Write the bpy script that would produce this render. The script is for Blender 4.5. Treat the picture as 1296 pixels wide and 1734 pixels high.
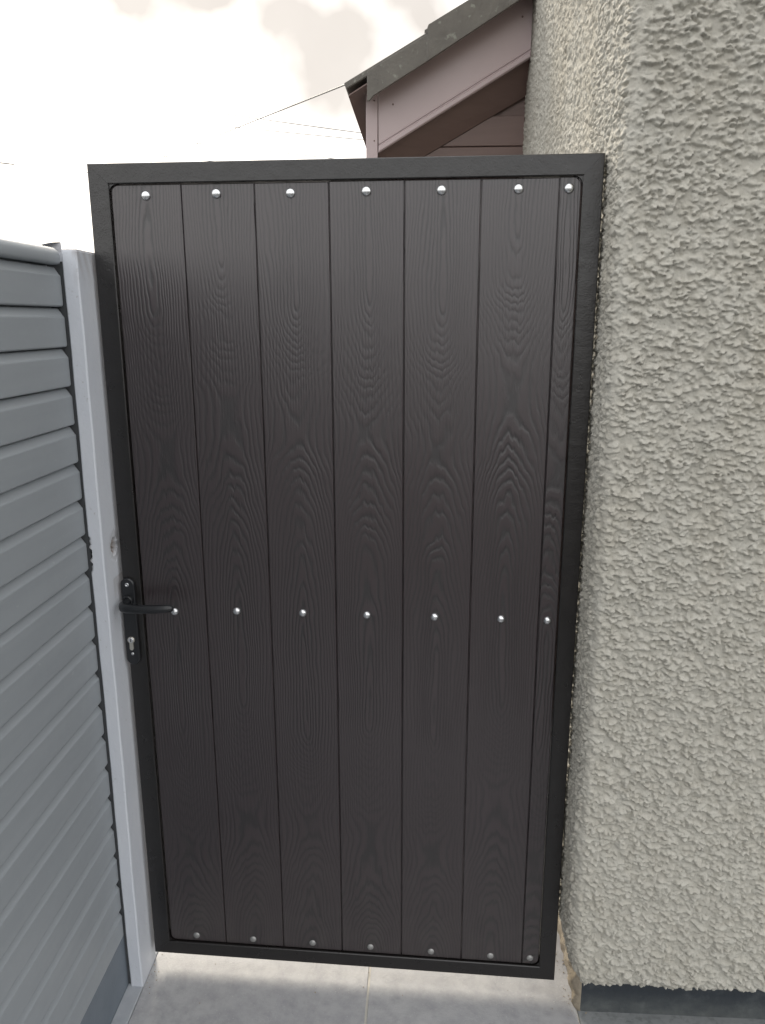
import bpy, bmesh, math, random
import numpy as np
from mathutils import Matrix, Vector
random.seed(7); rng = np.random.default_rng(11)
S = bpy.context.scene
COL = S.collection
for o in list(bpy.data.objects): bpy.data.objects.remove(o)

# ------------------------------------------------------------------ camera
cam_d = bpy.data.cameras.new('camera'); cam = bpy.data.objects.new('camera', cam_d); COL.objects.link(cam)
_y, _p, _r = -0.0533, -0.2428, -0.0003
_f = Vector((math.sin(_y)*math.cos(_p), math.cos(_y)*math.cos(_p), math.sin(_p)))
_rt = Vector((math.cos(_y), -math.sin(_y), 0)); _up = _rt.cross(_f)
_rr = _rt*math.cos(_r)+_up*math.sin(_r); _uu = -_rt*math.sin(_r)+_up*math.cos(_r)
CAM = Vector((0.699, -1.6926, 1.6385))
cam.matrix_world = Matrix(((_rr.x, _uu.x, -_f.x, CAM.x), (_rr.y, _uu.y, -_f.y, CAM.y), (_rr.z, _uu.z, -_f.z, CAM.z), (0, 0, 0, 1)))
cam_d.sensor_fit = 'VERTICAL'; cam_d.sensor_height = 36; cam_d.lens = 36*1313/1734
cam_d.clip_start = 0.02; cam_d.clip_end = 3000
S.camera = cam

# ------------------------------------------------------------------ light
SUN_EL, SUN_AZ = math.radians(34), math.radians(-24)      # azimuth from +Y, negative = to the left
sd = Vector((math.sin(SUN_AZ)*math.cos(SUN_EL), math.cos(SUN_AZ)*math.cos(SUN_EL), math.sin(SUN_EL)))
sun_d = bpy.data.lights.new('sun', 'SUN'); sun_d.energy = 1.3; sun_d.angle = math.radians(18.0); sun_d.color = (1.0, 0.90, 0.74)
sun = bpy.data.objects.new('sun', sun_d); COL.objects.link(sun)
sun.rotation_euler = sd.to_track_quat('Z', 'Y').to_euler()
S.view_settings.view_transform = 'Standard'; S.view_settings.look = 'None'
S.view_settings.exposure = 1.45; S.view_settings.gamma = 1; S.view_settings.use_curve_mapping = False
S.render.engine = 'CYCLES'

W = bpy.data.worlds.new('World'); S.world = W; W.use_nodes = True
nt = W.node_tree; nt.nodes.clear()
def N(tree, typ, **kw):
    n = tree.nodes.new(typ)
    for k, v in kw.items():
        if k.startswith('i_'):
            key = k[2:]; key = int(key) if key.isdigit() else key.replace('_', ' ')
            n.inputs[key].default_value = v
        else: setattr(n, k, v)
    return n
def M(tree, op, a, b=None, c=None, clamp=False):
    n = tree.nodes.new('ShaderNodeMath'); n.operation = op; n.use_clamp = clamp
    for i, v in enumerate((a, b, c)):
        if v is None: continue
        if isinstance(v, (int, float)): n.inputs[i].default_value = v
        else: tree.links.new(v, n.inputs[i])
    return n.outputs[0]
def mixc(tree, f, a, b, blend='MIX'):
    n = tree.nodes.new('ShaderNodeMix'); n.data_type = 'RGBA'; n.blend_type = blend
    for s, v in ((n.inputs[0], f), (n.inputs[6], a), (n.inputs[7], b)):
        if isinstance(v, (int, float)): s.default_value = v
        elif isinstance(v, tuple): s.default_value = (*v, 1) if len(v) == 3 else v
        else: tree.links.new(v, s)
    return n.outputs[2]
sky = N(nt, 'ShaderNodeTexSky', sky_type='NISHITA', sun_disc=False, sun_elevation=SUN_EL, sun_rotation=SUN_AZ,
        air_density=1.2, dust_density=4.0, ozone_density=1.5)
tc = N(nt, 'ShaderNodeTexCoord')
vm = N(nt, 'ShaderNodeMapping'); vm.inputs['Scale'].default_value = (1, 1, 2.2)
nt.links.new(tc.outputs['Generated'], vm.inputs[0])
cn = N(nt, 'ShaderNodeTexNoise', i_Scale=3.1, i_Detail=3.0, i_Roughness=.45); nt.links.new(vm.outputs[0], cn.inputs['Vector'])
def raydir(px, py):
    d = _rr*((px-648)/1313) - _uu*((py-867)/1313) + _f
    return d.normalized()
wv = N(nt, 'ShaderNodeTexNoise', i_Scale=7.0, i_Detail=4.0, i_Roughness=.55); nt.links.new(tc.outputs['Generated'], wv.inputs['Vector'])
w0 = N(nt, 'ShaderNodeVectorMath', operation='SUBTRACT'); nt.links.new(wv.outputs['Color'], w0.inputs[0]); w0.inputs[1].default_value = (.5, .5, .5)
w1v = N(nt, 'ShaderNodeVectorMath', operation='SCALE'); nt.links.new(w0.outputs[0], w1v.inputs[0]); w1v.inputs['Scale'].default_value = .13
w2v = N(nt, 'ShaderNodeVectorMath', operation='ADD'); nt.links.new(w1v.outputs[0], w2v.inputs[0]); nt.links.new(tc.outputs['Generated'], w2v.inputs[1])
cloud = None
for px, py, rad in ((235, -10, .10), (330, 0, .10), (560, 75, .135), (480, 30, .12), (690, 10, .10)):   # the grey-beige clouds of the photograph, by compass direction
    dn = N(nt, 'ShaderNodeVectorMath', operation='DISTANCE'); nt.links.new(w2v.outputs[0], dn.inputs[0])
    dn.inputs[1].default_value = raydir(px, py)
    f = M(nt, 'SUBTRACT', 1.0, M(nt, 'DIVIDE', dn.outputs['Value'], rad), clamp=True)
    cloud = f if cloud is None else M(nt, 'SMOOTH_MAX', cloud, f, .25)
gen = M(nt, 'MULTIPLY', M(nt, 'SUBTRACT', cn.outputs[0], .60, clamp=True), 3.0)      # scattered clouds everywhere else
shape = M(nt, 'ADD', M(nt, 'MULTIPLY', cloud, 1.0), M(nt, 'MULTIPLY', M(nt, 'SUBTRACT', cn.outputs[0], .5), 1.3))
cloud = M(nt, 'MULTIPLY', M(nt, 'MULTIPLY', M(nt, 'SUBTRACT', shape, .0, clamp=True), 1.28, clamp=True), M(nt, 'MULTIPLY', cloud, 2.2, clamp=True), clamp=True)
cloud = M(nt, 'MAXIMUM', cloud, gen, clamp=True)
skyb = mixc(nt, 1.0, sky.outputs[0], (.07, .068, .066), 'MULTIPLY')
veil = mixc(nt, .72, skyb, (0.86, .845, .83))          # thin bright cloud veil over the whole sky
cin = mixc(nt, wv.outputs[0], (.270, .249, .229), (.352, .329, .306))
final = mixc(nt, M(nt, 'MULTIPLY', cloud, .96), veil, cin)
bg = N(nt, 'ShaderNodeBackground', i_Strength=1.0); nt.links.new(final, bg.inputs[0])
wo = N(nt, 'ShaderNodeOutputWorld'); nt.links.new(bg.outputs[0], wo.inputs[0])

# ------------------------------------------------------------------ helpers
def new_mesh(name, verts, faces, mat=None, smooth=False):
    me = bpy.data.meshes.new(name); me.from_pydata([tuple(v) for v in verts], [], [tuple(f) for f in faces]); me.update()
    if smooth: me.shade_smooth()
    if mat: me.materials.append(mat)
    return me
def link(name, me, parent=None, loc=(0, 0, 0)):
    o = bpy.data.objects.new(name, me); COL.objects.link(o); o.location = loc
    if parent: o.parent = parent
    return o
def tag(o, label=None, cat=None, group=None, kind=None):
    for k, v in (('label', label), ('category', cat), ('group', group), ('kind', kind)):
        if v: o[k] = v
    return o
def empty(name, loc=(0, 0, 0), rot=(0, 0, 0)):
    o = bpy.data.objects.new(name, None); COL.objects.link(o); o.location = loc; o.rotation_euler = rot
    o.empty_display_size = .1
    return o
def box_bm(bm, x0, x1, y0, y1, z0, z1):
    vs = [bm.verts.new(p) for p in ((x0,y0,z0),(x1,y0,z0),(x1,y1,z0),(x0,y1,z0),(x0,y0,z1),(x1,y0,z1),(x1,y1,z1),(x0,y1,z1))]
    for f in ((0,3,2,1),(4,5,6,7),(0,1,5,4),(1,2,6,5),(2,3,7,6),(3,0,4,7)): bm.faces.new([vs[i] for i in f])
    return vs
def bm_obj(name, bm, mat, parent=None, loc=(0,0,0), bevel=0, seg=2, smooth=False):
    if bevel:
        bmesh.ops.bevel(bm, geom=[e for e in bm.edges], offset=bevel, segments=seg, affect='EDGES', profile=.5)
    bmesh.ops.recalc_face_normals(bm, faces=bm.faces)
    me = bpy.data.meshes.new(name); bm.to_mesh(me); bm.free()
    if smooth: me.shade_smooth()
    me.materials.append(mat)
    return link(name, me, parent, loc)
def box(name, b, mat, parent=None, bevel=0, seg=2, loc=(0,0,0)):
    bm = bmesh.new(); box_bm(bm, *b); return bm_obj(name, bm, mat, parent, loc, bevel, seg)
def prism_bm(bm, outline, y0, y1, bev=0, skip=()):
    """outline in (x,z), front at y0 (toward camera), back at y1; bev = front edge chamfer (width, depth equal)"""
    n = len(outline)
    if bev:
        P = [Vector(p) for p in outline]; ins = []
        ar = sum(P[i].x*P[(i+1) % n].y-P[(i+1) % n].x*P[i].y for i in range(n)); sg = 1 if ar > 0 else -1
        for i in range(n):
            a, b, c = P[i-1], P[i], P[(i+1) % n]
            n1 = Vector((-(b-a).y, (b-a).x)).normalized(); n2 = Vector((-(c-b).y, (c-b).x)).normalized()
            d1 = .00005 if (i-1) % n in skip else bev; d2 = .00005 if i in skip else bev
            det = n1.x*n2.y-n1.y*n2.x
            if abs(det) < .15: m = n1*d1
            else: m = Vector(((d1*n2.y-d2*n1.y)/det, (d2*n1.x-d1*n2.x)/det))
            ins.append(b+m*sg)
        rings = [[(p.x, y0, p.y) for p in ins], [(p[0], y0+bev, p[1]) for p in outline], [(p[0], y1, p[1]) for p in outline]]
    else: rings = [[(p[0], y0, p[1]) for p in outline], [(p[0], y1, p[1]) for p in outline]]
    R = [[bm.verts.new(v) for v in r] for r in rings]
    bm.faces.new(R[0]); bm.faces.new(R[-1][::-1])
    for a, b in zip(R[:-1], R[1:]):
        for i in range(n): bm.faces.new((a[i], a[(i+1) % n], b[(i+1) % n], b[i]))
def lathe_bm(bm, prof, seg=24, axis='y', c=(0,0,0)):
    """prof: list of (radius, height toward -y)"""
    R = []
    for r, h in prof:
        if r < 1e-6: R.append([bm.verts.new((c[0], c[1]-h, c[2]))])
        else: R.append([bm.verts.new((c[0]+r*math.cos(2*math.pi*k/seg), c[1]-h, c[2]+r*math.sin(2*math.pi*k/seg))) for k in range(seg)])
    for a, b in zip(R[:-1], R[1:]):
        for i in range(seg):
            j = (i+1) % seg
            if len(a) == 1 and len(b) == 1: continue
            if len(a) == 1: bm.faces.new((a[0], b[i], b[j]))
            elif len(b) == 1: bm.faces.new((a[i], b[0], a[j]))
            else: bm.faces.new((a[i], b[i], b[j], a[j]))
def tube_bm(bm, pts, radii, seg=12, squash=1.0):
    pts = [Vector(p) for p in pts]; rings = []
    for i, p in enumerate(pts):
        t = (pts[min(i+1, len(pts)-1)]-pts[max(i-1, 0)]).normalized()
        u = Vector((0, 0, 1)) if abs(t.z) < .9 else Vector((1, 0, 0))
        a = t.cross(u).normalized(); b = a.cross(t).normalized(); r = radii[i] if hasattr(radii, '__len__') else radii
        rings.append([bm.verts.new(p+a*r*math.cos(2*math.pi*k/seg)*squash+b*r*math.sin(2*math.pi*k/seg)) for k in range(seg)])
    for A, B in zip(rings[:-1], rings[1:]):
        for k in range(seg): bm.faces.new((A[k], A[(k+1) % seg], B[(k+1) % seg], B[k]))
    bm.faces.new(rings[0][::-1]); bm.faces.new(rings[-1])

# ------------------------------------------------------------------ materials
def mat_base(name, col, rough=.6, metal=0, spec=.5):
    m = bpy.data.materials.new(name); m.use_nodes = True; t = m.node_tree
    b = t.nodes['Principled BSDF']; b.inputs['Base Color'].default_value = (*col, 1); b.inputs['Roughness'].default_value = rough
    b.inputs['Metallic'].default_value = metal; b.inputs['Specular IOR Level'].default_value = spec
    return m, t, b
def noise(t, vec, scale, detail=4, rough=.55, dist=0):
    n = N(t, 'ShaderNodeTexNoise', i_Scale=scale, i_Detail=detail, i_Roughness=rough, i_Distortion=dist)
    t.links.new(vec, n.inputs['Vector']); return n.outputs[0]
def ramp(t, f, stops):
    n = t.nodes.new('ShaderNodeValToRGB'); e = n.color_ramp.elements
    while len(e) < len(stops): e.new(.5)
    for el, (p, c) in zip(e, stops): el.position = p; el.color = (*c, 1) if isinstance(c, tuple) else (c, c, c, 1)
    t.links.new(f, n.inputs[0]); return n.outputs[0]
def bump(t, b, h, strength, dist):
    n = N(t, 'ShaderNodeBump', i_Strength=strength, i_Distance=dist); t.links.new(h, n.inputs['Height']); t.links.new(n.outputs[0], b.inputs['Normal']); return n
def coords(t, kind='Object'): return N(t, 'ShaderNodeTexCoord').outputs[kind]
def mapping(t, vec, scale):
    n = t.nodes.new('ShaderNodeMapping'); n.inputs['Scale'].default_value = scale; t.links.new(vec, n.inputs[0]); return n.outputs[0]

# composite board, embossed wood grain
mBoard, t, b = mat_base('embossed_composite_board', (.05, .046, .046), .5)
oc = coords(t); sep = N(t, 'ShaderNodeSeparateXYZ'); t.links.new(oc, sep.inputs[0])
oi = N(t, 'ShaderNodeObjectInfo'); rnd = oi.outputs['Random']
X, Z = sep.outputs[0], sep.outputs[2]
cx = N(t, 'ShaderNodeCombineXYZ'); t.links.new(X, cx.inputs[0]); t.links.new(M(t, 'MULTIPLY', rnd, 37.), cx.inputs[1]); t.links.new(Z, cx.inputs[2])
w1 = noise(t, mapping(t, cx.outputs[0], (75, 1, 24)), 1.0, 3, .6)
w2 = noise(t, mapping(t, cx.outputs[0], (14, 1, 2.5)), 1.0, 1, .5)
w3 = noise(t, mapping(t, cx.outputs[0], (60, 1, 5)), 1.0, 3, .6)
w4 = noise(t, mapping(t, cx.outputs[0], (3, 1, 3.5)), 1.0, 2, .5)
w5 = noise(t, mapping(t, cx.outputs[0], (18, 1, 6)), 1.0, 2, .5)
xw = M(t, 'ADD', X, M(t, 'MULTIPLY', M(t, 'SUBTRACT', w2, .5), .034))
zz_ = M(t, 'ADD', M(t, 'ADD', M(t, 'MULTIPLY', Z, 1.0), M(t, 'ADD', .965, M(t, 'MULTIPLY', rnd, .22))), M(t, 'ADD', M(t, 'MULTIPLY', w3, .045), M(t, 'MULTIPLY', w4, .30)))
ph = M(t, 'FRACT', zz_)
s_ = M(t, 'SUBTRACT', .5, M(t, 'MULTIPLY', M(t, 'COSINE', M(t, 'MULTIPLY', M(t, 'POWER', ph, 1.7), 2*math.pi)), .5))
dz = M(t, 'ADD', .006, M(t, 'MULTIPLY', s_, .115))
xs_ = M(t, 'MULTIPLY', xw, 1.45)
r = M(t, 'SQRT', M(t, 'ADD', M(t, 'MULTIPLY', xs_, xs_), M(t, 'MULTIPLY', dz, dz)))
r = M(t, 'ADD', r, M(t, 'ADD', M(t, 'MULTIPLY', M(t, 'SUBTRACT', w1, .5), .0065), M(t, 'MULTIPLY', M(t, 'SUBTRACT', w5, .5), .020)))
ring = M(t, 'MULTIPLY', M(t, 'ADD', M(t, 'SINE', M(t, 'MULTIPLY', r, 2*math.pi/.0098)), 1.0), .5)
amp = M(t, 'MULTIPLY', M(t, 'ADD', .30, M(t, 'MULTIPLY', w4, 1.2)), M(t, 'SUBTRACT', 1.0, M(t, 'MULTIPLY', M(t, 'ABSOLUTE', X), 6.5)))
mask = M(t, 'MULTIPLY', M(t, 'SUBTRACT', ph, .64, clamp=True), 8.0, clamp=True)
mask = M(t, 'SUBTRACT', 1.0, M(t, 'MULTIPLY', mask, M(t, 'MULTIPLY', M(t, 'SUBTRACT', 1.0, ph), 12.0, clamp=True)))
amp = M(t, 'MULTIPLY', amp, M(t, 'ADD', .38, M(t, 'MULTIPLY', mask, .62)))
edge = M(t, 'MULTIPLY', M(t, 'ADD', M(t, 'SINE', M(t, 'ADD', M(t, 'MULTIPLY', xw, 2*math.pi/.0072), M(t, 'MULTIPLY', w5, 9.0))), 1.0), .17)
ringp = M(t, 'ADD', M(t, 'MULTIPLY', M(t, 'POWER', ring, 2.0), amp), M(t, 'MULTIPLY', edge, M(t, 'SUBTRACT', 1.0, mask)))
fib = noise(t, mapping(t, cx.outputs[0], (520, 1, 14)), 1.0, 3, .7)
grain = M(t, 'ADD', M(t, 'MULTIPLY', ringp, 1.0), M(t, 'MULTIPLY', fib, .35))
cloudy = noise(t, mapping(t, cx.outputs[0], (6, 1, 2)), 1.0, 4, .6)
c1 = mixc(t, grain, (.030, .0195, .0215), (.005, .0034, .0040))
c2 = mixc(t, M(t, 'MULTIPLY', cloudy, .3), c1, (.031, .024, .027))
dl = M(t, 'MULTIPLY', M(t, 'SUBTRACT', .42, Z, clamp=True), 1.6)
c2 = mixc(t, M(t, 'MULTIPLY', dl, M(t, 'POWER', noise(t, mapping(t, cx.outputs[0], (30, 1, 12)), 1.0, 5, .7), 2.0), clamp=True), c2, (.085, .078, .07))
b.inputs['Specular IOR Level'].default_value = 1.0
t.links.new(c2, b.inputs['Base Color'])
t.links.new(M(t, 'ADD', .27, M(t, 'ADD', M(t, 'MULTIPLY', grain, .10), M(t, 'MULTIPLY', cloudy, .08))), b.inputs['Roughness'])
bump(t, b, M(t, 'SUBTRACT', 1.0, grain), .62, .0010)

# painted steel
mFrame, t, b = mat_base('dark_painted_steel', (.012, .011, .012), .30, 0, .68)
oc = coords(t)
t.links.new(mixc(t, noise(t, oc, 9, 5), (.005, .004, .004), (.009, .0075, .007)), b.inputs['Base Color'])
t.links.new(M(t, 'ADD', .20, M(t, 'MULTIPLY', noise(t, oc, 25, 4), .20)), b.inputs['Roughness'])
bump(t, b, M(t, 'ADD', noise(t, oc, 260, 3), M(t, 'MULTIPLY', noise(t, oc, 35, 2), 2.0)), .35, .0012)
mBlack, t, b = mat_base('black_powder_coat', (.012, .013, .015), .30)
bump(t, b, noise(t, coords(t), 700, 2), .12, .0004)
mSteel, t, b = mat_base('stainless_steel', (.72, .73, .74), .24, 1)
t.links.new(M(t, 'ADD', .18, M(t, 'MULTIPLY', noise(t, coords(t), 300, 3), .22)), b.inputs['Roughness'])
mDull, t, b = mat_base('dull_dusty_steel', (.36, .36, .35), .55, .8)
mNickel, t, b = mat_base('worn_nickel', (.62, .60, .54), .38, 1)
mDark, t, b = mat_base('dark_hole', (.01, .01, .01), .7)

# roughcast render
mCast, t, b = mat_base('roughcast_render', (.46, .455, .41), .92, 0, .25)
oc = coords(t)
big = noise(t, oc, 2.3, 4); mid = noise(t, oc, 38, 5, .6); fine = noise(t, oc, 160, 4, .65)
c = mixc(t, big, (.440, .418, .362), (.395, .383, .338))
c = mixc(t, ramp(t, mid, [(.35, 0.), (.75, 1.)]), c, (0.469, 0.456, 0.407))
c = mixc(t, ramp(t, noise(t, oc, 90, 3), [(.60, 0.), (.78, .55)]), c, (.30, .29, .25))
c = mixc(t, ramp(t, noise(t, mapping(t, oc, (1, 1, .45)), 3.2, 6, .65), [(.50, 0.), (.72, .38)]), c, (.37, .335, .265))
c = mixc(t, ramp(t, noise(t, oc, 210, 2), [(.70, 0.), (.78, .7)]), c, (.16, .145, .12))
t.links.new(c, b.inputs['Base Color'])
bump(t, b, M(t, 'ADD', fine, M(t, 'MULTIPLY', noise(t, oc, 330, 3, .7), .6)), .9, .0022)
mPlinth, t, b = mat_base('dark_painted_plinth', (.035, .042, .05), .55)
oc = coords(t)
c = mixc(t, ramp(t, noise(t, oc, 12, 6, .7), [(.50, 0.), (.72, 1.)]), (.028, .034, .042), (.075, .085, .09))
sp = N(t, 'ShaderNodeSeparateXYZ'); t.links.new(oc, sp.inputs[0])
low = M(t, 'MULTIPLY', M(t, 'SUBTRACT', .02, sp.outputs[2], clamp=True), 12., clamp=True)
c = mixc(t, M(t, 'MULTIPLY', low, noise(t, oc, 45, 4)), c, (.16, .17, .16))
t.links.new(c, b.inputs['Base Color']); bump(t, b, noise(t, oc, 60, 5), .5, .003)
mRaw, t, b = mat_base('raw_mortar', (.42, .38, .30), .95, 0, .2)
oc = coords(t)
t.links.new(mixc(t, noise(t, oc, 40, 5), (.20, .17, .13), (.46, .40, .31)), b.inputs['Base Color']); bump(t, b, noise(t, oc, 70, 5, .7), .9, .006)

# porcelain slabs
mSlab, t, b = mat_base('grey_stone_slab', (.30, .30, .30), .55)
oc = coords(t, 'Object')
c = mixc(t, noise(t, oc, 4, 7, .65, .6), (0.301, 0.305, 0.323), (0.460, 0.460, 0.456))
c = mixc(t, ramp(t, noise(t, oc, 22, 6, .7), [(.42, 0.), (.66, .75)]), c, (0.266, 0.270, 0.283))
c = mixc(t, ramp(t, noise(t, oc, 240, 2), [(.66, 0.), (.74, .7)]), c, (.56, .56, .53))
c = mixc(t, ramp(t, noise(t, oc, 150, 2), [(.70, 0.), (.76, .6)]), c, (.22, .22, .22))
t.links.new(c, b.inputs['Base Color']); bump(t, b, noise(t, oc, 90, 6, .75), .7, .0022)
mGrout, t, b = mat_base('pale_sandy_grout', (.50, .48, .43), .95, 0, .2)
oc = coords(t); t.links.new(mixc(t, noise(t, oc, 50, 4), (.42, .40, .35), (.58, .56, .51)), b.inputs['Base Color']); bump(t, b, noise(t, oc, 300, 3), .6, .002)
mConc, t, b = mat_base('old_concrete', (.24, .25, .25), .85, 0, .3)
oc = coords(t)
c = mixc(t, noise(t, oc, 9, 6, .65), (.16, .175, .18), (.30, .31, .31)); c = mixc(t, ramp(t, noise(t, oc, 60, 5), [(.5, 0.), (.75, .8)]), c, (.13, .14, .14))
t.links.new(c, b.inputs['Base Color']); bump(t, b, noise(t, oc, 110, 5, .7), .6, .003)
mStrip, t, b = mat_base('pale_concrete_strip', (.36, .38, .41), .85, 0, .3)
oc = coords(t); t.links.new(mixc(t, noise(t, oc, 25, 5), (.28, .30, .33), (.44, .46, .48)), b.inputs['Base Color']); bump(t, b, noise(t, oc, 140, 4), .5, .002)
mGround, t, b = mat_base('unseen_dark_ground', (.05, .05, .05), .9)  # unseen ground beyond the paving, coloured dark to dim the gate's reflections
oc = coords(t); t.links.new(mixc(t, noise(t, oc, .8, 8), (.04, .04, .041), (.065, .064, .063)), b.inputs['Base Color']); bump(t, b, noise(t, oc, 30, 5), .5, .01)

# fence
mSlat, t, b = mat_base('sage_grey_fence_slat', (.30, .33, .34), .42)
oi = N(t, 'ShaderNodeObjectInfo'); cmb = N(t, 'ShaderNodeCombineXYZ'); t.links.new(M(t, 'MULTIPLY', oi.outputs['Random'], 50.0), cmb.inputs[0])
va = N(t, 'ShaderNodeVectorMath', operation='ADD'); t.links.new(coords(t), va.inputs[0]); t.links.new(cmb.outputs[0], va.inputs[1]); oc = va.outputs[0]
c = mixc(t, noise(t, mapping(t, oc, (1, .5, 6)), 5, 5), (0.248, 0.270, 0.288), (0.305, 0.327, 0.345))
wash = ramp(t, noise(t, mapping(t, oc, (1, .6, 1.6)), 42, 4, .7), [(.66, 0.), (.84, .5)])
c = mixc(t, wash, c, (.50, .53, .54)); t.links.new(c, b.inputs['Base Color'])
t.links.new(M(t, 'ADD', .36, M(t, 'MULTIPLY', noise(t, oc, 30, 4), .25)), b.inputs['Roughness'])
bump(t, b, noise(t, mapping(t, oc, (1, .2, 1)), 90, 3), .15, .0008)
mGravel, t, b = mat_base('blue_grey_gravel_board', (.14, .17, .20), .6)
oc = coords(t); t.links.new(mixc(t, noise(t, oc, 12, 5), (.11, .135, .16), (.18, .205, .235)), b.inputs['Base Color']); bump(t, b, noise(t, oc, 120, 4), .3, .0015)
mPost, t, b = mat_base('painted_concrete_post', (.55, .58, .63), .6)
oc = coords(t)
c = mixc(t, noise(t, mapping(t, oc, (1, 1, .35)), 14, 5), (0.496, 0.527, 0.584), (0.584, 0.602, 0.628))
c = mixc(t, ramp(t, noise(t, oc, 95, 4), [(.66, 0.), (.76, .65)]), c, (.33, .33, .32))
ch = N(t, 'ShaderNodeAttribute', attribute_name='chip')
chn = M(t, 'MULTIPLY', ch.outputs['Fac'], M(t, 'ADD', .35, noise(t, oc, 160, 4)), clamp=True)
c = mixc(t, chn, c, (.17, .125, .09)); t.links.new(c, b.inputs['Base Color'])
bump(t, b, M(t, 'ADD', noise(t, oc, 120, 5), M(t, 'MULTIPLY', chn, noise(t, oc, 400, 3))), .35, .0018)

mSlotShade, t, b = mat_base('dark_grey_slot_shade', (.06, .064, .068), .8)  # dark colour standing in for the shade inside the post slot
# roof
mFascia, t, b = mat_base('brown_plastic_fascia', (.26, .20, .195), .30)
oc = coords(t); t.links.new(mixc(t, noise(t, oc, 6, 4), (.43, .34, .34), (.50, .41, .41)), b.inputs['Base Color']); bump(t, b, noise(t, oc, 25, 3), .12, .002)
mClad, t, b = mat_base('brown_cladding', (.10, .065, .055), .45)
oc = coords(t); t.links.new(mixc(t, noise(t, mapping(t, oc, (1, 1, 8)), 8, 4), (.13, .085, .072), (.18, .12, .105)), b.inputs['Base Color'])
mTile, t, b = mat_base('dark_concrete_tile', (.085, .08, .078), .85, 0, .3)
oc = coords(t)
c = mixc(t, noise(t, oc, 18, 5), (.115, .108, .10), (.20, .19, .17)); c = mixc(t, ramp(t, noise(t, oc, 45, 3), [(.62, 0.), (.72, .7)]), c, (.30, .31, .27))
t.links.new(c, b.inputs['Base Color']); bump(t, b, noise(t, oc, 90, 5), .6, .004)
mWire, t, b = mat_base('grey_cable', (.16, .16, .16), .6)
mBrick, t, b = mat_base('pinkish_render_chimney', (.42, .33, .30), .9)

# ------------------------------------------------------------------ ground
G = -0.045
g = link('ground', new_mesh('ground', [(-1500, -1500, G-.012), (1500, -1500, G-.012), (1500, 1500, G-.012), (-1500, 1500, G-.012)], [(0, 1, 2, 3)], mGround)); tag(g, kind='structure')
pav = box('paving', (-.011, 1.102, -2.45, 2.13, G-.0115, G-.0022), mGrout); tag(pav, kind='structure')
# slabs: two columns, rows of 0.9 m
cols = [(-.0105, .5705), (.5765, 1.0995)]
ys = [-.62-.906*k for k in range(3)][::-1] + [-.62+.906*k for k in range(1, 4)]
for (xa, xb) in cols:
    for k in range(len(ys)-1):
        y0, y1 = ys[k]+.003, ys[k+1]-.003
        hx = (xb-xa)/2; bm = bmesh.new(); box_bm(bm, -hx, hx, y0-(y0+y1)/2, y1-(y0+y1)/2, -.010, 0)
        bm_obj('slab', bm, mSlab, pav, ((xa+xb)/2, (y0+y1)/2, G+random.uniform(-.0004, .0004)), .0012, 1)
st = box('path_edging', (-.052, -.0115, -2.2, .6, G-.0115, G+.003), mStrip, bevel=.0015, seg=1); tag(st, kind='structure')
cc = box('concrete_path', (1.103, 4.0, -1.6, -.02, G-.0115, G-.001), mConc, bevel=.002, seg=1); tag(cc, kind='structure')
# loose grit in the corner by the plinth
bm = bmesh.new()
for k in range(90):
    x = 1.075+random.random()*.05; y = random.uniform(-.11, .10)
    if k % 5 == 0: x = random.uniform(-.008, .02); y = random.uniform(-.09, .05)
    if k % 7 == 0: x = random.uniform(.02, 1.07); y = random.uniform(-.15, .03)
    s = random.uniform(.0006, .0020); m = Matrix.Translation((x, y, G+.001+s*.3)) @ Matrix.Rotation(random.random()*6, 4, 'Z') @ Matrix.Diagonal((s*1.3, s, s*.7, 1))
    bmesh.ops.create_icosphere(bm, subdivisions=1, radius=1, matrix=m)
gr = bm_obj('grit', bm, mRaw); tag(gr, 'loose sandy grit on the paving at the foot of the gate and plinth', 'grit', kind='stuff')

# ------------------------------------------------------------------ roughcast wall (height field on a wrapped profile)
XC, YF, RC = 1.0550, -0.150, 0.036          # corner, front plane, corner radius
Z0, Z1 = 0.094, 5.2
cell = .0016; TW, TH = 500, 1800
H = rng.random((TH, TW))*.0002
def splat(n, amin, amax, hmin, hmax, tilt):
    for _ in range(n):
        a = rng.uniform(amin, amax); bb = a*rng.uniform(.45, .8); th = rng.normal(0, .45)
        ci, cj = rng.integers(0, TH), rng.integers(0, TW)
        rr = int(a*1.25/cell)+1
        ii = np.arange(-rr, rr+1); J, I = np.meshgrid(ii, ii)
        x = J*cell; z = I*cell
        u = x*math.cos(th)+z*math.sin(th); v = -x*math.sin(th)+z*math.cos(th)
        ang = np.arctan2(v/bb, u/a); ph = rng.uniform(0, 6.28, 3)
        rad = 1+.16*np.cos(2*ang+ph[0])+.14*np.cos(3*ang+ph[1])+.10*np.cos(5*ang+ph[2])
        q = np.sqrt((u/a)**2+(v/bb)**2)/rad
        base = rng.uniform(hmin, hmax); gx = rng.normal(0, tilt*.5); gz = rng.normal(-tilt*.8, tilt*.7)
        h = base+gx*x+gz*z - .0010*q**3
        h = np.where(q < 1, h, -1)
        ri = (ci+ii) % TH; rj = (cj+ii) % TW
        sub = H[np.ix_(ri, rj)]; H[np.ix_(ri, rj)] = np.maximum(sub, h)
splat(12500, .0042, .0092, .0000, .0040, .26)
splat(10500, .0042, .0102, .0015, .0062, .34)
splat(11000, .0026, .0062, .0022, .0074, .42)
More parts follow.
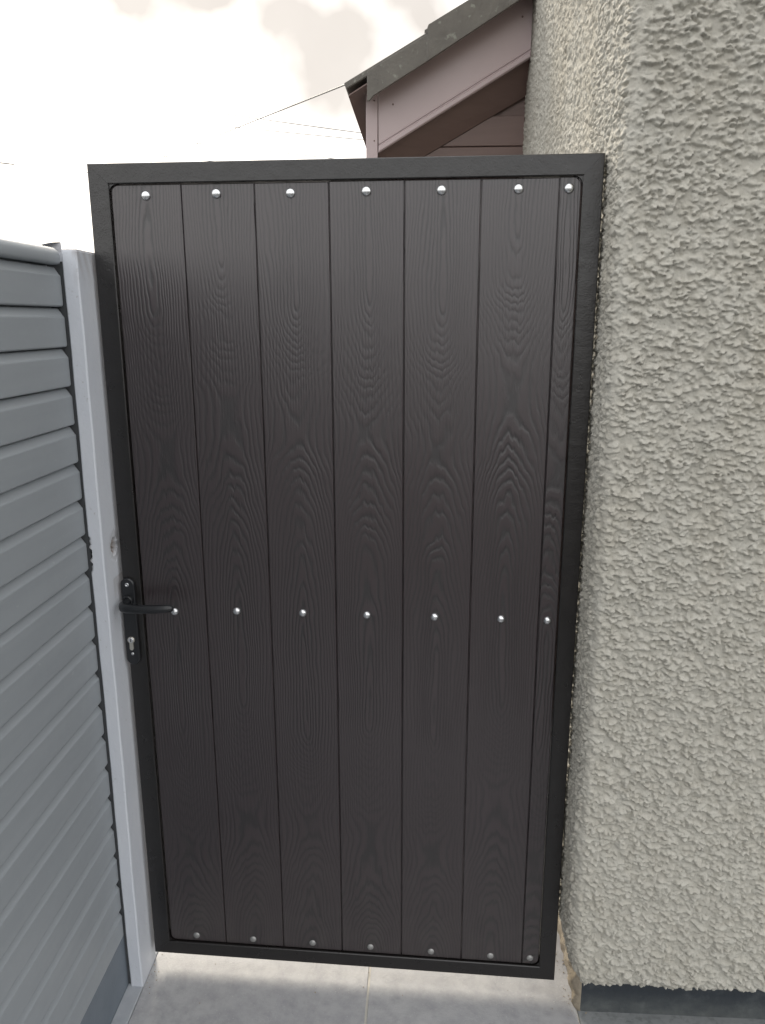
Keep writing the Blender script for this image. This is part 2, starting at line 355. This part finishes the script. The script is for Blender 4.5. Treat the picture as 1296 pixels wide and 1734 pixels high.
# large-scale unevenness
def smooth_noise(sh, k):
    a = rng.random((k[0], k[1])); a = np.concatenate([a, a[:1]], 0); a = np.concatenate([a, a[:, :1]], 1)
    y = np.linspace(0, k[0], sh[0], endpoint=False); x = np.linspace(0, k[1], sh[1], endpoint=False)
    yi, xi = y.astype(int), x.astype(int); fy, fx = (y-yi)[:, None], (x-xi)[None]
    fy = fy*fy*(3-2*fy); fx = fx*fx*(3-2*fx)
    return (a[np.ix_(yi, xi)]*(1-fy)*(1-fx)+a[np.ix_(yi+1, xi)]*fy*(1-fx)+a[np.ix_(yi, xi+1)]*(1-fy)*fx+a[np.ix_(yi+1, xi+1)]*fy*fx)
H += smooth_noise(H.shape, (36, 10))*.0025
H = np.clip(H+smooth_noise(H.shape, (450, 125))*.0007, -.002, .0105)
def sampleH(s, z):
    i = (z/cell); j = (s/cell)
    i0 = np.floor(i).astype(int); j0 = np.floor(j).astype(int); fi, fj = i-i0, j-j0
    g_ = lambda a, b_: H[a % TH, b_ % TW]
    return g_(i0, j0)*(1-fi)*(1-fj)+g_(i0+1, j0)*fi*(1-fj)+g_(i0, j0+1)*(1-fi)*fj+g_(i0+1, j0+1)*fi*fj
def render_wall(sv, zv, name, off=0.0):
    """sv: arclength, 0 at corner middle, + along the front (to +X), - along the side (to +Y)"""
    Sg, Zg = np.meshgrid(sv, zv)
    L = RC*math.pi/4
    x = np.where(Sg > L, XC+RC+(Sg-L), np.where(Sg < -L, XC, XC+RC-RC*np.sin(np.pi/4-Sg/RC)))
    y = np.where(Sg > L, YF, np.where(Sg < -L, YF+RC+(-Sg-L), YF+RC-RC*np.cos(np.pi/4-Sg/RC)))
    nx = np.where(Sg > L, 0, np.where(Sg < -L, -1., -np.sin(np.clip(np.pi/4-Sg/RC, 0, np.pi/2))))
    ny = np.where(Sg > L, -1., np.where(Sg < -L, 0, -np.cos(np.clip(np.pi/4-Sg/RC, 0, np.pi/2))))
    h = sampleH(Sg+off+.01*np.sin(Zg*1.1), Zg)
    damp = 1-.62*np.exp(-((Sg-.004)/.013)**2)
    side = np.clip((-Sg-.0)/.05, 0, 1)
    h = (h-.0055)*1.45*damp*(1-.40*side)
    h = h+.0016*np.exp(-((Sg-.012)/.007)**2)
    # undercut at the foot, on the side face
    k = np.clip(1-(Zg-Z0)/.11, 0, 1)
    foot = .038*k**2*np.clip((.06-Sg)/.06, 0, 1)
    px = x+nx*h+foot*np.clip(1-Sg/.06, 0, 1)*.9 + .004*(np.sin(Zg*2.3+1)*.6+np.sin(Zg*5.1)*.3)*np.clip(1-Sg/.4, 0, 1)
    # corner leans a touch
    px = px - .006*np.exp(-((Zg-.38)/.22)**2)*np.clip(1-np.abs(Sg)/.5, 0, 1)
    py = y+ny*h
    k2 = np.clip(1-(Zg-Z0)/.025, 0, 1); py = py+.012*k2**2*np.clip(Sg/.04, 0, 1)
    nS, nZ = len(sv), len(zv)
    px = px+rng.normal(0, .00022, px.shape)*(np.abs(nx) > .5); py = py+rng.normal(0, .00022, py.shape)*(np.abs(ny) > .5)
    co = np.stack([px, py, Zg], -1).reshape(-1, 3).astype(np.float32)
    me = bpy.data.meshes.new(name); me.vertices.add(len(co)); me.vertices.foreach_set('co', co.ravel())
    a = (np.arange(nZ-1)[:, None]*nS+np.arange(nS-1)[None]).ravel()
    q = np.stack([a, a+1, a+nS+1, a+nS], 1).astype(np.int32)
    me.loops.add(q.size); me.loops.foreach_set('vertex_index', q.ravel()); me.polygons.add(len(q))
    me.polygons.foreach_set('loop_start', np.arange(0, q.size, 4, dtype=np.int32)); me.polygons.foreach_set('loop_total', np.full(len(q), 4, np.int32))
    me.update(calc_edges=True); me.validate(); me.shade_smooth(); me.materials.append(mCast)
    return me
house = empty('house_wall', (XC, YF, 0)); tag(house, 'cream grey roughcast house wall with dark plinth, right of the brown gate', 'wall')
def child_mesh(name, me, parent):
    o = bpy.data.objects.new(name, me); COL.objects.link(o); o.parent = parent; o.location = -parent.location; return o
zf = np.arange(Z0, 2.42, .0019)
zc = np.concatenate([zf, np.arange(2.43, Z1, .02)])
sF = np.concatenate([np.arange(-.30, .52, .0019), np.arange(.53, 3.0, .03)])
child_mesh('roughcast_face', render_wall(sF, zc, 'roughcast_face'), house)
zs = np.concatenate([np.arange(Z0, 1.7, .012), np.arange(1.7, 2.95, .0036), np.arange(2.96, Z1, .03)])
sS = -np.arange(.2978, 1.66, .0036)[::-1]
me = render_wall(sS, zs, 'roughcast_return'); 
child_mesh('roughcast_return', me, house)
# core behind the render so that nothing shows through, and plinth
bm = bmesh.new(); box_bm(bm, XC+.012, XC+RC+3.0, YF+.012, 1.50, .26, Z1); child_mesh('wall_core', (lambda o: o)(new_mesh('wall_core', [v.co for v in bm.verts], [[v.index for v in f.verts] for f in bm.faces] if not bm.verts.index_update() else [], mCast)), house); bm.free()
bm = bmesh.new(); 
def plinth_strip(bm, x0, x1, y, z0, z1, n=60):
    pass
bm = bmesh.new(); box_bm(bm, 1.1065, 4.0, -.0795, 1.48, G-.02, .1045)
bmesh.ops.subdivide_edges(bm, edges=[e for e in bm.edges], cuts=6)
for v in bm.verts: v.co += Vector((random.uniform(-1, 1), random.uniform(-1, 1), 0))*.0009
bmesh.ops.recalc_face_normals(bm, faces=bm.faces)
me = bpy.data.meshes.new('plinth'); bm.to_mesh(me); bm.free(); me.materials.append(mPlinth); child_mesh('plinth', me, house)
# raw mortar lump on the plinth's side, sunlit from behind
nY, nZ = 90, 26; vv = []
for i in range(nZ):
    for j in range(nY):
        z = G-.004+(.135)*i/(nZ-1); y = -.0805+.6*j/(nY-1)
        if j == 0: vv.append((1.1085, -.0815, z)); continue
        vv.append((1.1035-.010*math.sin(math.pi*min(1, i/(nZ-1)))-.006*random.random()-.004*math.sin(j*.7)*math.sin(i*.5), y+(.0 if j else .003), z))
me = new_mesh('mortar_fillet', vv, [(i*nY+j, (i+1)*nY+j, (i+1)*nY+j+1, i*nY+j+1) for i in range(nZ-1) for j in range(nY-1)], mRaw, True)
child_mesh('mortar_fillet', me, house)

# ------------------------------------------------------------------ fence: post, panel, gravel board
def post_mesh():
    # closed H section, front flange finely stepped for chips
    sec = []
    def seg(p, q, n):
        for k in range(n): sec.append((p[0]+(q[0]-p[0])*k/n, p[1]+(q[1]-p[1])*k/n))
    bz = .003
    seg((-.0435+bz, -.0700), (-.0115-bz, -.0700), 6)
    seg((-.0115-bz, -.0700), (-.0115, -.0700+bz), 2)
    seg((-.0115, -.0700+bz), (-.0115, .0300), 16)
    seg((-.0115, .0300), (-.0435, .0300), 2)
    seg((-.0435, .0300), (-.0435, .0150), 2)
    seg((-.0435, .0150), (-.1000, .0150), 2)
    seg((-.1000, .0150), (-.1000, .0300), 1)
    seg((-.1000, .0300), (-.1300, .0300), 1)
    seg((-.1300, .0300), (-.1300, -.0700), 2)
    seg((-.1300, -.0700), (-.1000, -.0700), 1)
    seg((-.1000, -.0700), (-.1000, -.0250), 1)
    seg((-.1000, -.0250), (-.0435, -.0250), 2)
    seg((-.0435, -.0250), (-.0435, -.0700+bz), 3)
    seg((-.0435, -.0700+bz), (-.0435+bz, -.0700), 1)
    zs = list(np.arange(G-.012, 1.04, .035))+list(np.arange(1.04, 1.20, .004))+list(np.arange(1.20, 1.72, .02))+list(np.arange(1.72, 1.778, .006))
    n = len(sec); V = []; chip = []
    rs = random.Random(3); ph = [rs.uniform(0, 6) for _ in range(8)]
    for iz, z in enumerate(zs):
        for k, (x, y) in enumerate(sec):
            c_ = 0
            if x <= -.040 and y <= -.062 and 1.083 < z < 1.175:      # broken slot edge
                a = math.sin((z-1.083)/.092*math.pi)
                d = .0065*a*(.6+.4*math.sin(z*420+ph[0]))+.003*a*math.sin(z*190); x += max(0, d); y += max(0, d)*.4; c_ = .55*a
            if x > -.0125 and y > -.036:                                    # strike hole knocked in the side
                e = ((z-1.132)/.022)**2+((y+.004)/.017)**2
                if e < 1.0: dd = min(1, (1.0-e)*2.6); x -= .017*dd*(.75+.25*math.sin(z*500+y*300)); c_ = 1.0*dd
                elif e < 2.8: c_ = .18; x -= .0012
            if x > -.0125 and y > -.03 and 1.02 < z < 1.06: x -= .0006; c_ = max(c_, .3)
            if z > 1.70 and x > -.02: 
                c_ = max(c_, min(.5, (z-1.70)*6)*(.5+.5*math.sin(y*210+z*90))); 
            wob = .0006*math.sin(z*7+ph[1])+.0003*math.sin(z*31+ph[2])
            V.append((x+wob, y+wob*.5, z)); chip.append(c_)
    F = []
    for i in range(len(zs)-1):
        for k in range(n): F.append((i*n+k, i*n+(k+1) % n, (i+1)*n+(k+1) % n, (i+1)*n+k))
    # domed top: section drawn up to a rounded crown
    L0 = (len(zs)-1)*n
    prev = L0
    for s_, dz_ in ((.97, .002), (.85, .007), (.6, .013), (.3, .017)):
        st_ = len(V)
        for k in range(n):
            x, y, z = V[L0+k]; 
            V.append((-.065+(x+.065)*s_, -.02+(y+.02)*s_, 1.778+dz_*(1.0 if x < -.045 else .25+.75*(1-s_)))); chip.append(.35)
        for k in range(n): F.append((prev+k, prev+(k+1) % n, st_+(k+1) % n, st_+k))
        prev = st_
    ctr = len(V); V.append((-.065, -.02, 1.797)); chip.append(.3)
    for k in range(n): F.append((prev+k, prev+(k+1) % n, ctr))
    me = new_mesh('fence_post', V, F, mPost)
    a = me.attributes.new('chip', 'FLOAT', 'POINT'); a.data.foreach_set('value', chip)
    return me
po = link('fence_post', post_mesh()); tag(po, 'pale blue grey concrete fence post with chipped side, between slatted fence and gate', 'post')

fen = empty('slatted_fence', (-.05, -.98, G)); tag(fen, 'sage grey horizontal slat fence panel with rounded top rail, left of the gate', 'fence')
def fpart(o): o.location = Vector(o.location)-fen.location; o.parent = fen; return o
YA, YB = -1.93, -.0665
def extr(name, prof, mat, ya=YA, yb=YB, ends=0.0):
    """prof (x,z) extruded along y, the near end slightly rounded"""
    bm = bmesh.new(); n = len(prof)
    cxm = sum(p_[0] for p_ in prof)/n; czm = sum(p_[1] for p_ in prof)/n
    ring = []
    for y, s_ in ((ya, 1), (yb-ends*1.0, 1), (yb-ends*.3, 1-ends*3), (yb, 1-ends*9)):
        ring.append([bm.verts.new((cxm+(a_-cxm)*s_ if s_ < 1 else a_, y, czm+(c_-czm)*s_ if s_ < 1 else c_)) for a_, c_ in prof])
    for A, B in zip(ring[:-1], ring[1:]):
        for k in range(n): bm.faces.new((A[k], A[(k+1) % n], B[(k+1) % n], B[k]))
    bm.faces.new(ring[0][::-1]); bm.faces.new(ring[-1])
    bmesh.ops.recalc_face_normals(bm, faces=bm.faces)
    me = bpy.data.meshes.new(name); bm.to_mesh(me); bm.free(); me.materials.append(mat); return me
PI_ = (1.7465-.1105)/20
xf = -.0495
prof = [(xf-.030, 0), (xf-.010, 0), (xf-.0015, .0012), (xf, .0035), (xf, PI_-.0215), (xf-.0008, PI_-.0190), (xf-.0030, PI_-.0165),
        (xf-.0110, PI_-.0044), (xf-.0125, PI_-.0030), (xf-.0150, PI_-.0024), (xf-.030, PI_-.0026)]
sl = extr('slat', prof, mSlat, ends=.006)
for k in range(20):
    o = link('slat', sl, None, (random.uniform(-.0006, .0006), random.uniform(-.001, .001), .1105+PI_*k)); fpart(o)
rail = [(xf-.034, 0), (xf-.004, 0), (xf+.003, .002), (xf+.005, .006), (xf+.005, .018), (xf+.002, .027), (xf-.006, .033), (xf-.018, .0355), (xf-.030, .033), (xf-.037, .026), (xf-.038, .008)]
o = link('top_rail', extr('top_rail', rail, mSlat, yb=-.071, ends=.008), None, (0, 0, 1.7475)); o.data.shade_smooth(); fpart(o)
bm = bmesh.new(); box_bm(bm, xf-.036, xf-.029, YA, YB+.01, .1, 1.75); o = bm_obj('backing_strip', bm, mSlat); fpart(o)
o = box('slot_shade', (-.092, -.0443, -.0620, -.0255, G, 1.755), mSlotShade); fpart(o)  # added dark strip, imitates shade in the gap between slats and post
gb = box('gravel_board', (xf-.034, xf-.0025, YA, -.060, G-.005, .1085), mGravel, bevel=.002, seg=1)
tag(gb, 'dark blue grey gravel board under the slatted fence panel', 'gravel board')

# ------------------------------------------------------------------ gate
gate = empty('gate', (0, 0, 0), (0, -.00197, -.0370)); tag(gate, 'tall dark brown boarded gate in a black steel frame with lever handle', 'gate')
GW, GH, FW = 1.05, 1.9522, .0405
iz0, iz1, ix0, ix1 = .038, 1.9125, .0425, 1.0105
def member(name, outline, skip):
    bm = bmesh.new(); prism_bm(bm, outline, 0, .040, .0018, skip); return bm_obj(name, bm, mFrame, gate)
def fil(cx_, cz_, a0, r=.013, n=5):
    return [(cx_+r*math.cos(math.radians(a0+90*k/n)), cz_+r*math.sin(math.radians(a0+90*k/n))) for k in range(n+1)]
e = .0001
member('frame_stile', [(0, 0), (ix0, iz0), (ix0, iz1), (0, GH)], (0, 2))
member('frame_stile', [(GW, GH), (ix1+e, iz1), (ix1+e, iz0), (GW, 0)], (0, 2))
member('frame_rail', [(e, GH), (ix0+e, iz1+e), (ix1, iz1+e), (GW-e, GH)][::-1], (0, 2))
member('frame_rail', [(e, 0), (ix0+e, iz0-e), (ix1, iz0-e), (GW-e, 0)], (0, 2))
# weld beads: rounded black corner gussets inside the frame
for (cx_, cz_, sx, sz) in ((ix0, iz0, 1, 1), (ix1, iz0, -1, 1), (ix0, iz1, 1, -1), (ix1, iz1, -1, -1)):
    R_ = .016; pts = [(cx_-sx*.001, cz_-sz*.001), (cx_+sx*R_, cz_-sz*.001)]+[(cx_+sx*(R_-R_*math.sin(a)), cz_+sz*(R_-R_*math.cos(a))) for a in [math.pi/2*k/6 for k in range(7)]]+[(cx_-sx*.001, cz_+sz*R_)]
    bm = bmesh.new(); prism_bm(bm, pts, .0045, .034, 0); bm_obj('corner_gusset', bm, mFrame, gate)
# boards
edges = [.0440, .1945, .3490, .5038, .6583, .8122, .9666, 1.0092]
for k in range(7):
    a, c_ = edges[k]+.0011, edges[k+1]-.0011; xc = (a+c_)/2; a -= xc; c_ -= xc
    z0, z1 = iz0+.0016, iz1-.0018-(.0004*(k % 3)); R_ = .0165
    out = []
    if k == 0: out += [(a+R_-R_*math.sin(t_), z0+R_-R_*math.cos(t_)) for t_ in [math.pi/2*(1-j/6) for j in range(7)]]
    else: out += [(a, z0)]
    if k == 6: out += [(c_-R_+R_*math.sin(t_), z0+R_-R_*math.cos(t_)) for t_ in [math.pi/2*j/6 for j in range(7)]]
    else: out += [(c_, z0)]
    if k == 6: out += [(c_-R_+R_*math.cos(t_), z1-R_+R_*math.sin(t_)) for t_ in [math.pi/2*j/6 for j in range(7)]]
    else: out += [(c_, z1)]
    if k == 0: out += [(a+R_-R_*math.sin(t_), z1-R_+R_*math.cos(t_)) for t_ in [math.pi/2*j/6 for j in range(7)]]
    else: out += [(a, z1)]
    bm = bmesh.new(); prism_bm(bm, out, .0070, .0200, .0013)
    box_bm(bm, a-.0009, c_+.0009, .0125, .0260, z0-.001, z1+.001)      # tongue, deep in the joint
    bm_obj('board', bm, mBoard, gate, (xc, 0, 0))
# dome headed bolts
bm = bmesh.new(); lathe_bm(bm, [(.0100, 0), (.0100, .0008), (.0095, .0026), (.0080, .0045), (.0056, .0060), (.0028, .0068), (0, .0070)], 24)
bmesh.ops.recalc_face_normals(bm, faces=bm.faces)
bme = bpy.data.meshes.new('bolt'); bm.to_mesh(bme); bm.free(); bme.shade_smooth(); bme.materials.append(mSteel)
bme2 = bme.copy(); bme2.materials[0] = mDull
for zz, xs in ((1.8905, (.1194, .2695, .4247, .5808, .733, .886, .9851)), (.9755, (.1180, .2683, .4251, .5753, .7314, .8825, .9868)), (.0570, (.1154, .2679, .4263, .5779, .735, .8869, .9867))):
    for x in xs: 
        o = link('bolt', bme, gate, (x, .0070, (zz-.007 if x == .1180 else zz)+random.uniform(-.001, .001))); o.rotation_euler = (random.uniform(-.03, .03), random.uniform(0, 6), 0)
        if zz < .1: o.data = bme2; o.scale = (.86, .6, .86)
        elif zz < 1.2: o.scale = (.9, 1, .9)
# handle: long plate, lever, cylinder
def stadium(xc, z0, z1, w, n=10):
    r_ = w/2; return [(xc+r_*math.cos(a), z1-r_+r_*math.sin(a)) for a in [math.pi*k/n for k in range(n+1)]]+[(xc+r_*math.cos(a), z0+r_+r_*math.sin(a)) for a in [math.pi+math.pi*k/n for k in range(n+1)]]
HX = .0130
bm = bmesh.new(); prism_bm(bm, stadium(HX, .8350, 1.0530, .033), -.0085, -.0002, .0022); plate = bm_obj('handle_plate', bm, mBlack, gate)
bm = bmesh.new(); lathe_bm(bm, [(.0048, 0), (.0048, .0006), (.0040, .0012), (.0022, .0013), (.0020, .0005), (0, .0004)], 16, c=(HX, -.0085, 1.0375)); bm_obj('screw', bm, mSteel, plate, smooth=True)
bm = bmesh.new(); lathe_bm(bm, [(.0036, 0), (.0036, .0008), (.0022, .0014), (0, .0015)], 16, c=(HX, -.0085, .8640)); bm_obj('screw', bm, mSteel, plate, smooth=True)
bm = bmesh.new(); lathe_bm(bm, [(.0128, 0), (.0128, .0050), (.0118, .0068), (.0100, .0075), (0, .0075)], 28, c=(HX, -.0085, .9990)); bm_obj('spindle_boss', bm, mBlack, gate)
bm = bmesh.new()
LZ = .9965
pts = [(HX, -.010, LZ+.002), (HX, -.030, LZ+.001), (HX+.001, -.040, LZ), (HX+.006, -.0485, LZ-.001), (HX+.015, -.0525, LZ-.001), (HX+.045, -.0535, LZ-.0012), (HX+.080, -.0525, LZ), (HX+.104, -.0505, LZ+.0012), (HX+.116, -.0485, LZ+.0018), (HX+.1215, -.0475, LZ+.002), (HX+.1235, -.0470, LZ+.002)]
tube_bm(bm, pts, [.0105, .0104, .0104, .0105, .0106, .0104, .0100, .0096, .0086, .0064, .0028], 18); bm_obj('lever', bm, mBlack, gate, smooth=True)
ck = []
for k in range(17):
    a = math.radians(-58+296*k/16); ck.append((HX+.0085*math.cos(a), .9000+.0085*math.sin(a)))
for k in range(9):
    a = math.radians(180+180*k/8); ck.append((HX+.0048*math.cos(a), .8790+.0048*math.sin(a)))
bm = bmesh.new(); prism_bm(bm, ck, -.0125, -.0080, .0008); cyl = bm_obj('lock_cylinder', bm, mNickel, gate)
bm = bmesh.new(); lathe_bm(bm, [(.0062, 0), (.0062, .0006), (.0055, .0010), (0, .0010)], 20, c=(HX, -.0125, .9000)); bm_obj('key_plug', bm, mSteel, cyl)
bm = bmesh.new(); box_bm(bm, HX-.0009, HX+.0009, -.0140, -.0134, .8960, .9042); bm_obj('keyway', bm, mDark, cyl)

# ------------------------------------------------------------------ lean-to roof behind the gate
shed = empty('lean_to_outbuilding', (.78, 1.40, G)); tag(shed, 'brown clad lean-to with tiled verge and fascia behind the gate against the wall', 'outbuilding')
def sp(o): o.location = Vector(o.location)-shed.location; o.parent = shed; return o
SL = .566; YB0 = 1.34
def zl(x): return 2.2314-.004+SL*(x-.5219)          # lower edge of the barge board
XR = 1.056
def poly(name, pts, y0, y1, mat, bev=0): bm = bmesh.new(); prism_bm(bm, pts, y0, y1, bev); return sp(bm_obj(name, bm, mat))
poly('barge_board', [(.5225, zl(.5225)), (XR, zl(XR)), (XR, zl(XR)+.205), (.5225, zl(.5225)+.205)], YB0, YB0+.020, mFascia, .001)
poly('barge_trim', [(.5235, zl(.5235)-.003), (XR, zl(XR)-.003), (XR, zl(XR)+.019), (.5235, zl(.5235)+.019)], YB0-.009, YB0-.0005, mFascia, .004)
poly('barge_groove_bead', [(.5235, zl(.5235)+.024), (XR, zl(XR)+.024), (XR, zl(XR)+.030), (.5235, zl(.5235)+.030)], YB0-.003, YB0-.0005, mFascia, .0012)
poly('corner_cover', [(.4785, 2.02), (.5205, 2.02), (.5205, zl(.5205)+.200), (.4785, zl(.4785)+.215)], YB0-.004, YB0+.030, mFascia, .0015)
for x, z in ((.508, 2.397), (.508, 2.265)):
    bm = bmesh.new(); lathe_bm(bm, [(.0028, 0), (.0028, .001), (0, .002)], 12, c=(x, YB0-.004, z)); sp(bm_obj('nail', bm, mClad))
for x, z in ((1.022, 2.655), (.575, 2.385)):
    bm = bmesh.new(); lathe_bm(bm, [(.0034, 0), (.0034, .001), (0, .002)], 12, c=(x, YB0, z)); sp(bm_obj('nail', bm, mClad))
# eaves fascia running back
poly('eaves_fascia', [(.4790, 2.02), (.4960, 2.02), (.4960, zl(.496)+.19), (.4790, zl(.479)+.19)], YB0+.031, 3.8, mClad)
# sloping soffit from the barge foot back down to the wall
v = []; xs = (.5225, XR)
yA, yB = YB0+.0205, 1.44
def zs2(x): return 2.2480+(x-.7192)*.5430
v = [(xs[0], yA, zl(xs[0])+.002), (xs[1], yA, zl(xs[1])+.002), (xs[1], yB, zs2(xs[1])), (xs[0], yB, zs2(xs[0])),
     (xs[0], yA, zl(xs[0])+.02), (xs[1], yA, zl(xs[1])+.02), (xs[1], yB, zs2(xs[1])+.02), (xs[0], yB, zs2(xs[0])+.02)]
sp(link('soffit', new_mesh('soffit', v, [(0, 1, 2, 3), (4, 7, 6, 5), (0, 4, 5, 1), (1, 5, 6, 2), (2, 6, 7, 3), (3, 7, 4, 0)], mClad)))
# horizontal cladding boards on the wall below
cb = .105; z = G
while z < 2.62:
    za, zb = z, z+cb-.003
    xlo = .4965
    for tz in (zb,): 
        xlo = max(xlo, .7192+(za-2.2480)/.5430+.0)
    if xlo < XR-.01:
        pts = [(xlo, za), (XR, za), (XR, zb), (max(xlo, .7192+(zb-2.2480)/.5430), zb)]
        if pts[3][0] < XR: poly('cladding_board', pts, yB+.003, yB+.016, mClad, .002)
    z += cb
poly('gable_infill', [(.4965, G), (XR, G), (XR, 2.62), (.4965, 2.30)], yB+.017, yB+.03, mClad)
# tiles: courses up the slope, each tile a part
S2 = .534; ang = math.atan(S2)
k = 0; x = .418
while x < 1.0:
    for j in range(8):
        bm = bmesh.new(); box_bm(bm, 0, .345, 0, .296, 0, .020)
        o = bm_obj('roof_tile', bm, mTile, None, (x, 1.2505+.30*j, 2.415+.577*(x-.418)+random.uniform(-.001, .001)), .0025, 1); o.rotation_euler = (0, -ang, 0)
        if x+.345*math.cos(ang) > XR: o.scale = ((XR-x)/(.345*math.cos(ang)), 1, 1)
        sp(o)
    x += .275; k += 1
def zb_(x): return 2.3967+.586*(x-.5303)
for xa, xb, zt, hook in ((.4895, .7010, 2.4660, .0), (.6947, .9690, 2.6030, 0), (.9650, XR, 2.7480, 0)):
    pts = [(xb, zb_(xb)), (xb, zt+S2*(xb-xa)), (xa+.004, zt+.002), (xa, zt-.006)]
    pts += [(xa, 2.3735), (xa+.008, 2.3735), (xa+.022, zb_(xa+.022)+.004)] if xa < .5 else [(xa, zb_(xa))]
    yo = 1.242-(.002 if xa > .5 else 0)-(.002 if xa > .9 else 0)
    poly('verge_cloak', pts, yo, 1.250-(.0085-.0005 if 0 else .0), mTile, .0015)
# underside of the eaves
poly('eaves_underlay', [(.424, 2.3920), (1.05, 2.3920+SL*.626), (1.05, 2.397+SL*.626), (.424, 2.397)], 1.256, 3.6, mClad)
ch = box('chimney', (2.05, 3.05, 8.0, 8.6, 2.0, 6.2), mBrick, bevel=.01); tag(ch, 'pinkish chimney stub just showing above the tiled verge at the top of the photo', 'chimney')

# ------------------------------------------------------------------ overhead wires
def at(px, py, Y):
    d = raydir(px, py); return CAM+d*((Y-CAM.y)/d.y)
def wire(ctrl, rad, label):
    bm = bmesh.new(); P = [Vector(c_) for c_ in ctrl]; pts = []
    # Catmull-Rom through the points, ends extrapolated
    P = [P[0]*2-P[1]]+P+[P[-1]*2-P[-2]]
    for i in range(1, len(P)-2):
        for k in range(14):
            s_ = k/14; a, b_, c_, d_ = P[i-1], P[i], P[i+1], P[i+2]
            pts.append(.5*((2*b_)+(-a+c_)*s_+(2*a-5*b_+4*c_-d_)*s_*s_+(-a+3*b_-3*c_+d_)*s_**3))
    pts.append(P[-2]); tube_bm(bm, pts, rad, 6)
    o = bm_obj('overhead_wire', bm, mWire); tag(o, label, 'wire', 'overhead wires against the bright sky'); return o
wire([at(-420, 40, 14), at(0, 127, 14), at(230, 170, 14), at(620, 226, 14), at(900, 255, 14)], .0068, 'topmost overhead wire crossing the left of the sky towards the lean-to roof')
_E, _F = Vector((.424, 1.27, 2.437)), at(240, 281, 30)
wire([_E.lerp(_F, t_) for t_ in (0, .02, .06, .15, .4, .7, 1, 1.2)], .0030, 'thin service cable running down and away from the tip of the tiled eaves')
wire([at(-420, 85, 15), at(0, 160, 15), at(240, 198, 15), at(617, 237, 15), at(900, 262, 15)], .0070, 'second overhead wire from the top, running behind the lean-to roof')
wire([at(-420, 120, 16), at(0, 195, 16), at(200, 226, 16), at(620, 275, 16)], .0075, 'third overhead wire from the top at the left of the sky')
wire([at(-420, 175, 16), at(0, 235, 16), at(120, 248, 16), at(620, 300, 16)], .0072, 'fourth overhead wire from the top at the left of the sky')
wire([at(-420, 225, 17), at(0, 275, 17), at(25, 279, 17), at(500, 330, 17)], .0075, 'lowest overhead wire, just above the fence at the left edge')
